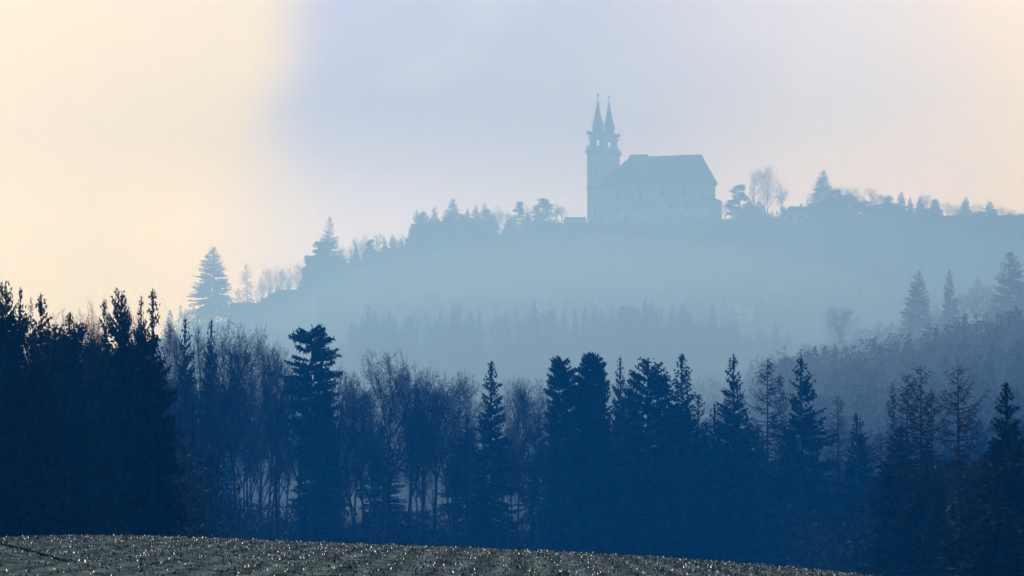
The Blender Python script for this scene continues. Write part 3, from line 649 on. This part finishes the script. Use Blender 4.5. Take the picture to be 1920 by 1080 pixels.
# local axes: +x along the nave, +y away from the camera; origin at the near front corner of the nave
z_of = lambda py: (410 - py) * MP + 1.5
Wn, Ln, HE = 20.0, 50.0, z_of(345)
def solid(V, Fs):
    g = Geo(); g.add(V, Fs); return g
g = Geo(); g.box(0, Ln, 0, Wn, -3, HE); nave = link('nave_wall', g.mesh('nave_wall', M_PLASTER), church)
g = Geo(); g.box(-.5, Ln + .5, -.5, Wn + .5, HE - .9, HE + .1); link('cornice', g.mesh('cornice', M_STONE), church)
e = 1.1; zr = z_of(291)
roof = link('roof', solid([(-e, -e, HE), (Ln + e, -e, HE), (Ln + e, Wn + e, HE), (-e, Wn + e, HE), (10.5, Wn / 2, zr), (47, Wn / 2, zr)],
                          [(0, 1, 5, 4), (1, 2, 5), (2, 3, 4, 5), (3, 0, 4), (3, 2, 1, 0)]).mesh('roof', M_SLATE), church)
zr2 = z_of(286.5); k2 = (zr2 - HE) / (zr - HE)
yo = 8.5
link('raised_roof', solid([(9, Wn / 2 - yo, HE + 2.0), (22.5, Wn / 2 - yo, HE + 2.0), (22.5, Wn / 2 + yo, HE + 2.0), (9, Wn / 2 + yo, HE + 2.0), (10.3, Wn / 2, zr2), (19.5, Wn / 2, zr2)],
                          [(0, 1, 5, 4), (1, 2, 5), (2, 3, 4, 5), (3, 0, 4), (3, 2, 1, 0)]).mesh('raised_roof', M_SLATE), roof)
def window(parent, x, z0, w, h, y=-.04, r=0):
    g = Geo(); V = [(x - w / 2, y, z0), (x + w / 2, y, z0), (x + w / 2, y, z0 + h - w / 2)]
    for k in range(1, 6): a = math.pi * k / 6; V.append((x + w / 2 * math.cos(a), y, z0 + h - w / 2 + w / 2 * math.sin(a)))
    V.append((x - w / 2, y, z0 + h - w / 2)); n = len(V)
    V2 = [(a, y + .3, c) for a, _, c in V]
    g.add(V + V2, [tuple(range(n))[::-1], tuple(range(n, 2 * n))] + [(i, (i + 1) % n, n + (i + 1) % n, n + i) for i in range(n)])
    o = link('window', g.mesh('window', M_WIN), parent)
    f = Geo(); f.box(x - w / 2 - .25, x + w / 2 + .25, y - .12, y + .05, z0 - .3, z0); link('sill', f.mesh('sill', M_STONE), o)
for x in (9, 20, 31, 42): window(church, x, HE - 6.2, 2.0, 4.4)
for x in (9, 17, 24.5, 36, 43): window(church, x, HE - 13, 1.4, 3.2)
for x in (4.5, 14.5, 25.5, 36.8, 46):
    g = Geo(); g.box(x - .5, x + .5, -.35, .02, -2, HE - .95); link('pilaster', g.mesh('pilaster', M_PLASTER), church)
g = Geo(); g.box(Ln - .02, Ln + 3.5, 3, Wn - .6, -3, z_of(377)); sac = link('sacristy', g.mesh('sacristy', M_PLASTER), church)
g = solid([(Ln, 2.5, z_of(377)), (Ln + 4, 2.5, z_of(377)), (Ln + 4, Wn - .2, z_of(377)), (Ln, Wn - .2, z_of(377)), (Ln + .05, 2.5, z_of(371)), (Ln + .05, Wn - .2, z_of(371))],
          [(0, 1, 4), (1, 2, 5, 4), (2, 3, 5), (3, 2, 1, 0), (0, 4, 5, 3)]); link('roof', g.mesh('sacristy_roof', M_SLATE), sac)
tw = 6.8
def sq(g, c, h, z0, z1): g.box(c[0] - h, c[0] + h, c[1] - h, c[1] + h, z0, z1)
for c in ((-tw / 2 + .3, tw / 2), (-tw / 2 + .3, Wn - tw / 2 - .1)):
    h = tw / 2
    g = Geo(); sq(g, c, h, -3, z_of(286)); tower = link('tower', g.mesh('tower', M_PLASTER), church)
    g = Geo()
    for sx in (-1, 1):
        for sy in (-1, 1): g.box(c[0] + sx * h - .45, c[0] + sx * h + .45, c[1] + sy * h - .45, c[1] + sy * h + .45, -3, z_of(287))
    link('corner_pilaster', g.mesh('corner_pilaster', M_PLASTER), tower)
    g = Geo(); sq(g, c, h + .75, z_of(352), z_of(350)); sq(g, c, h + 1.1, z_of(350), z_of(348.6)); sq(g, c, h + .65, z_of(388), z_of(386.5)); link('string_course', g.mesh('string_course', M_STONE), tower)
    # main cornice: stepped, with a curved gable over each face
    g = Geo(); sq(g, c, h + .6, z_of(286), z_of(284)); sq(g, c, h + 1.3, z_of(284), z_of(282.6)); sq(g, c, h + .5, z_of(282.6), z_of(279))
    for sx, sy in ((1, 0), (-1, 0), (0, 1), (0, -1)):
        V = []
        for d in (h + .3, h + .9):
            for k in range(9):
                a = math.pi * k / 8; w_ = math.cos(a) * (h - .1); z_ = z_of(283) + math.sin(a) ** 1.3 * 2.3
                V.append((c[0] + sx * d + (w_ if sx == 0 else 0), c[1] + sy * d + (w_ if sy == 0 else 0), z_))
        g.add(V, [tuple(range(9)), tuple(range(9, 18))[::-1]] + [(i, i + 1, 10 + i, 9 + i) for i in range(8)] + [(8, 0, 9, 17)])
    for sx in (-1, 1):
        for sy in (-1, 1): g.lathe([(.5, z_of(282.5)), (.6, z_of(279)), (.22, z_of(277)), (.4, z_of(276)), (.05, z_of(272))], c[0] + sx * (h + .7), c[1] + sy * (h + .7), 6)
    link('cornice', g.mesh('tower_cornice', M_STONE), tower)
    b = 2.95
    g = Geo()
    sq(g, c, b + .1, z_of(281), z_of(271))
    for sx in (-1, 1):
        for sy in (-1, 1): g.box(c[0] + sx * b - (0 if sx < 0 else 1.0), c[0] + sx * b + (1.0 if sx < 0 else 0), c[1] + sy * b - (0 if sy < 0 else 1.0), c[1] + sy * b + (1.0 if sy < 0 else 0), z_of(271), z_of(256))
    for sx in (-1, 1): g.box(c[0] + sx * (b - .35) - .3, c[0] + sx * (b - .35) + .3, c[1] - b + .98, c[1] + b - .98, z_of(271), z_of(256))
    sq(g, c, b + .05, z_of(256), z_of(246))
    for sy in (-1, 1):       # arch shoulders over the openings
        for sx in (-1, 1):
            x0 = c[0] + sx * (b - 1.0); g.box(min(x0, x0 - sx * .5), max(x0, x0 - sx * .5), c[1] + sy * (b - .4) - .3, c[1] + sy * (b - .4) + .3, z_of(258), z_of(256.01))
    belf = link('belfry', g.mesh('belfry', M_STONE), tower)
    g = Geo(); sq(g, c, b + .9, z_of(259), z_of(257.6)); sq(g, c, b + .55, z_of(257.6), z_of(255)); link('moulding', g.mesh('moulding', M_STONE), belf) if False else None
    g = Geo()
    for i, (hh, p0, p1) in enumerate([(b + .55, 257, 255), (b + .95, 255, 253.6), (b + .6, 250, 249), (b + 1.2, 249, 246), (b + 1.0, 246, 243.6)]): sq(g, c, hh, z_of(p0), z_of(p1))
    for sx in (-1, 1):
        for sy in (-1, 1): g.lathe([(.3, z_of(243.6)), (.4, z_of(242)), (.05, z_of(239))], c[0] + sx * (b + .75), c[1] + sy * (b + .75), 6)
        for sy in (-1, 1): g.lathe([(.55, z_of(276)), (.35, z_of(272)), (.6, z_of(270.5)), (.1, z_of(268))], c[0] + sx * (b + .5), c[1] + sy * (b + .5), 6)
    link('balustrade', g.mesh('balustrade', M_STONE), tower)
    g = Geo(); g.lathe([(2.55, z_of(243.6)), (2.5, z_of(234)), (3.0, z_of(233)), (3.15, z_of(231.5)), (2.6, z_of(231)), (2.55, z_of(229.6)), (3.0, z_of(228.6)), (2.6, z_of(227.4))], *c, 8, R(22.5)); link('drum', g.mesh('drum', M_COPPER), tower)
    g = Geo(); g.lathe([(2.6, z_of(227.5)), (2.15, z_of(223)), (1.75, z_of(216)), (1.3, z_of(207)), (.85, z_of(198)), (.5, z_of(191)), (.45, z_of(189.6)), (.85, z_of(188.6)), (.8, z_of(187)), (.3, z_of(185.5)), (.2, z_of(184)), (.14, z_of(175))], *c, 8, R(22.5))
    spire = link('spire', g.mesh('spire', M_COPPER), tower)
    g = Geo(); g.lathe([(.1, z_of(175.6)), (.5, z_of(174.6)), (.68, z_of(173)), (.5, z_of(171.5)), (.1, z_of(170.5))], *c, 8)
    link('finial', g.mesh('finial', M_GILT), tower)
    window(tower, c[0], z_of(322), .9, 2.2, c[1] - h - .05); window(tower, c[0], z_of(400), 1.0, 2.6, c[1] - h - .05)
x0, x1 = -tw + .3 + .1, .3 - .1
g = Geo(); g.box(x0 + .4, x1, tw, Wn - tw, -3, z_of(300)); link('facade', g.mesh('facade', M_PLASTER), church)

M_BOARD = material('weathered_boards', (.10, .09, .08), (.18, .16, .14), 1.0)
def house(name, label, pxl, pxr, ridge, eave, base, Y, depth, mat_roof, hipl=.0, hipr=.0, chim=(), wall=M_PLASTER, win=3, pale=None, rot=0.0):
    xl, _, zr_ = at(pxl, ridge, Y); xr = at(pxr, ridge, Y)[0]; ze = at(0, eave, Y)[2]; z0 = min(at(0, base, Y)[2], gz((xl + xr) / 2, Y)) - 1
    w = xr - xl; o = empty(name, ((xl + xr) / 2, Y, z0), rot, label=label, category='house')
    H_, E_ = zr_ - z0, ze - z0; hw_ = w / 2
    g = Geo(); g.box(-hw_ + .4, hw_ - .4, -depth / 2 + .4, depth / 2 - .4, 0, E_); link('wall', g.mesh('wall', wall), o)
    rf = link('roof', solid([(-hw_, -depth / 2, E_ - .1), (hw_, -depth / 2, E_ - .1), (hw_, depth / 2, E_ - .1), (-hw_, depth / 2, E_ - .1), (-hw_ + hipl * w, 0, H_), (hw_ - hipr * w, 0, H_)],
              [(0, 1, 5, 4), (1, 2, 5), (2, 3, 4, 5), (3, 0, 4), (3, 2, 1, 0)]).mesh('roof', mat_roof), o)
    for cxf in chim:
        g = Geo(); g.box(cxf * w - .5, cxf * w + .5, -.4, .4, H_ - 1, H_ + 1.0); g.box(cxf * w - .62, cxf * w + .62, -.52, .52, H_ + 1.0, H_ + 1.2); link('chimney', g.mesh('chimney', M_BRICK), rf)
    for i in range(win):
        xx = -hw_ + w * (i + .7) / (win + .4); hh = min(1.3, E_ * .3); window(o, xx, E_ - hh - .9, 1.0, hh, -depth / 2 + .36)
    return o
house('church_annex', 'low flat-looking annex at the left foot of the church towers', 1056, 1099, 407, 414, 432, 1975, 8, M_SLATE, .08, .02, wall=M_PLASTER)
house('hilltop_house', 'dark-roofed house with a small chimney between bare tree and tall spruce', 1466, 1532, 387, 401, 412, 1975, 11, M_SLATE, .22, .1, chim=(.05,))
house('farmhouse', 'large hip-roofed farmhouse under the round bare trees', 478, 598, 543, 572, 590, 1760, 16, M_TILE, .38, .05, win=6, wall=M_BOARD)
house('farm_shed', 'low long-roofed shed between the isolated spruce and the farmhouse', 430, 486, 568, 580, 592, 1750, 9, M_TILE, .03, .03, win=2, wall=M_BOARD)
for i, (a, b_, y0, y1, Y, lab) in enumerate([(1378, 1390, 573, 575, 1620, 'upper of two pale roofs added for white glints on the misty hillside'), (1401, 1413, 577, 579, 1610, 'lower of two pale roofs added for white glints on the misty hillside')]):
    house('glint_roof', lab, a, b_, y0 - 1, y1 + 4, y1 + 6, Y, 5, M_PALE, .02, .02, win=0, wall=M_PALE)  # small roofs added for white glints, the glint put into their pale colour

# ------------------------------------------------------------------ haze
def volume_mat(name, color, dens, absorb, aniso):
    m = bpy.data.materials.new(name); m.use_nodes = True; t = m.node_tree; t.nodes.clear()
    p = t.nodes.new('ShaderNodeVolumePrincipled'); o = t.nodes.new('ShaderNodeOutputMaterial')
    p.inputs['Color'].default_value = (*color, 1); p.inputs['Density'].default_value = dens
    p.inputs['Absorption Color'].default_value = (*absorb, 1); p.inputs['Anisotropy'].default_value = aniso
    t.links.new(p.outputs[0], o.inputs['Volume']); return m
g = Geo(); g.box(-1000, 1000, -80, 2700, -60, 215)
link('haze', g.mesh('haze', volume_mat('haze_air', (.008, .22, .92), 3.7e-4, (.9, .95, 1), .3)), kind='stuff', label='blue haze filling the valley air', category='haze')
def mist_bank(cx, cy, cz, rx, ry, rz, dens, color, label):
    n, m = 24, 48; V = []
    for i in range(n + 1):
        a = math.pi * i / n
        for j in range(m):
            b = 2 * math.pi * j / m; V.append((math.sin(a) * math.cos(b) * rx, math.sin(a) * math.sin(b) * ry, math.cos(a) * rz))
    Fs = [(i * m + j, i * m + (j + 1) % m, (i + 1) * m + (j + 1) % m, (i + 1) * m + j) for i in range(n) for j in range(m)]
    g = Geo(); g.add(V, [f[::-1] for f in Fs])
    me = g.mesh('mist_bank', volume_mat('mist_air', color, dens, (0, 0, 0), .3), True)
    o = link('mist_bank', me, kind='stuff', label=label, category='mist'); o.location = (cx, cy, cz)
mist_bank(20, 1130, 20, 235, 540, 170, 1.4e-3, (.48, .715, .98), 'pale mist bank lying in the valley below the church')
mist_bank(34, 1640, 66, 135, 165, 42, 1.3e-3, (.50, .73, 1.0), 'low mist caught between the faint tree line and the hillside')
mist_bank(70, 1640, 50, 210, 160, 72, 0.9e-3, (.50, .73, 1.0), 'thin upper mist drifting along the hillside below the church')
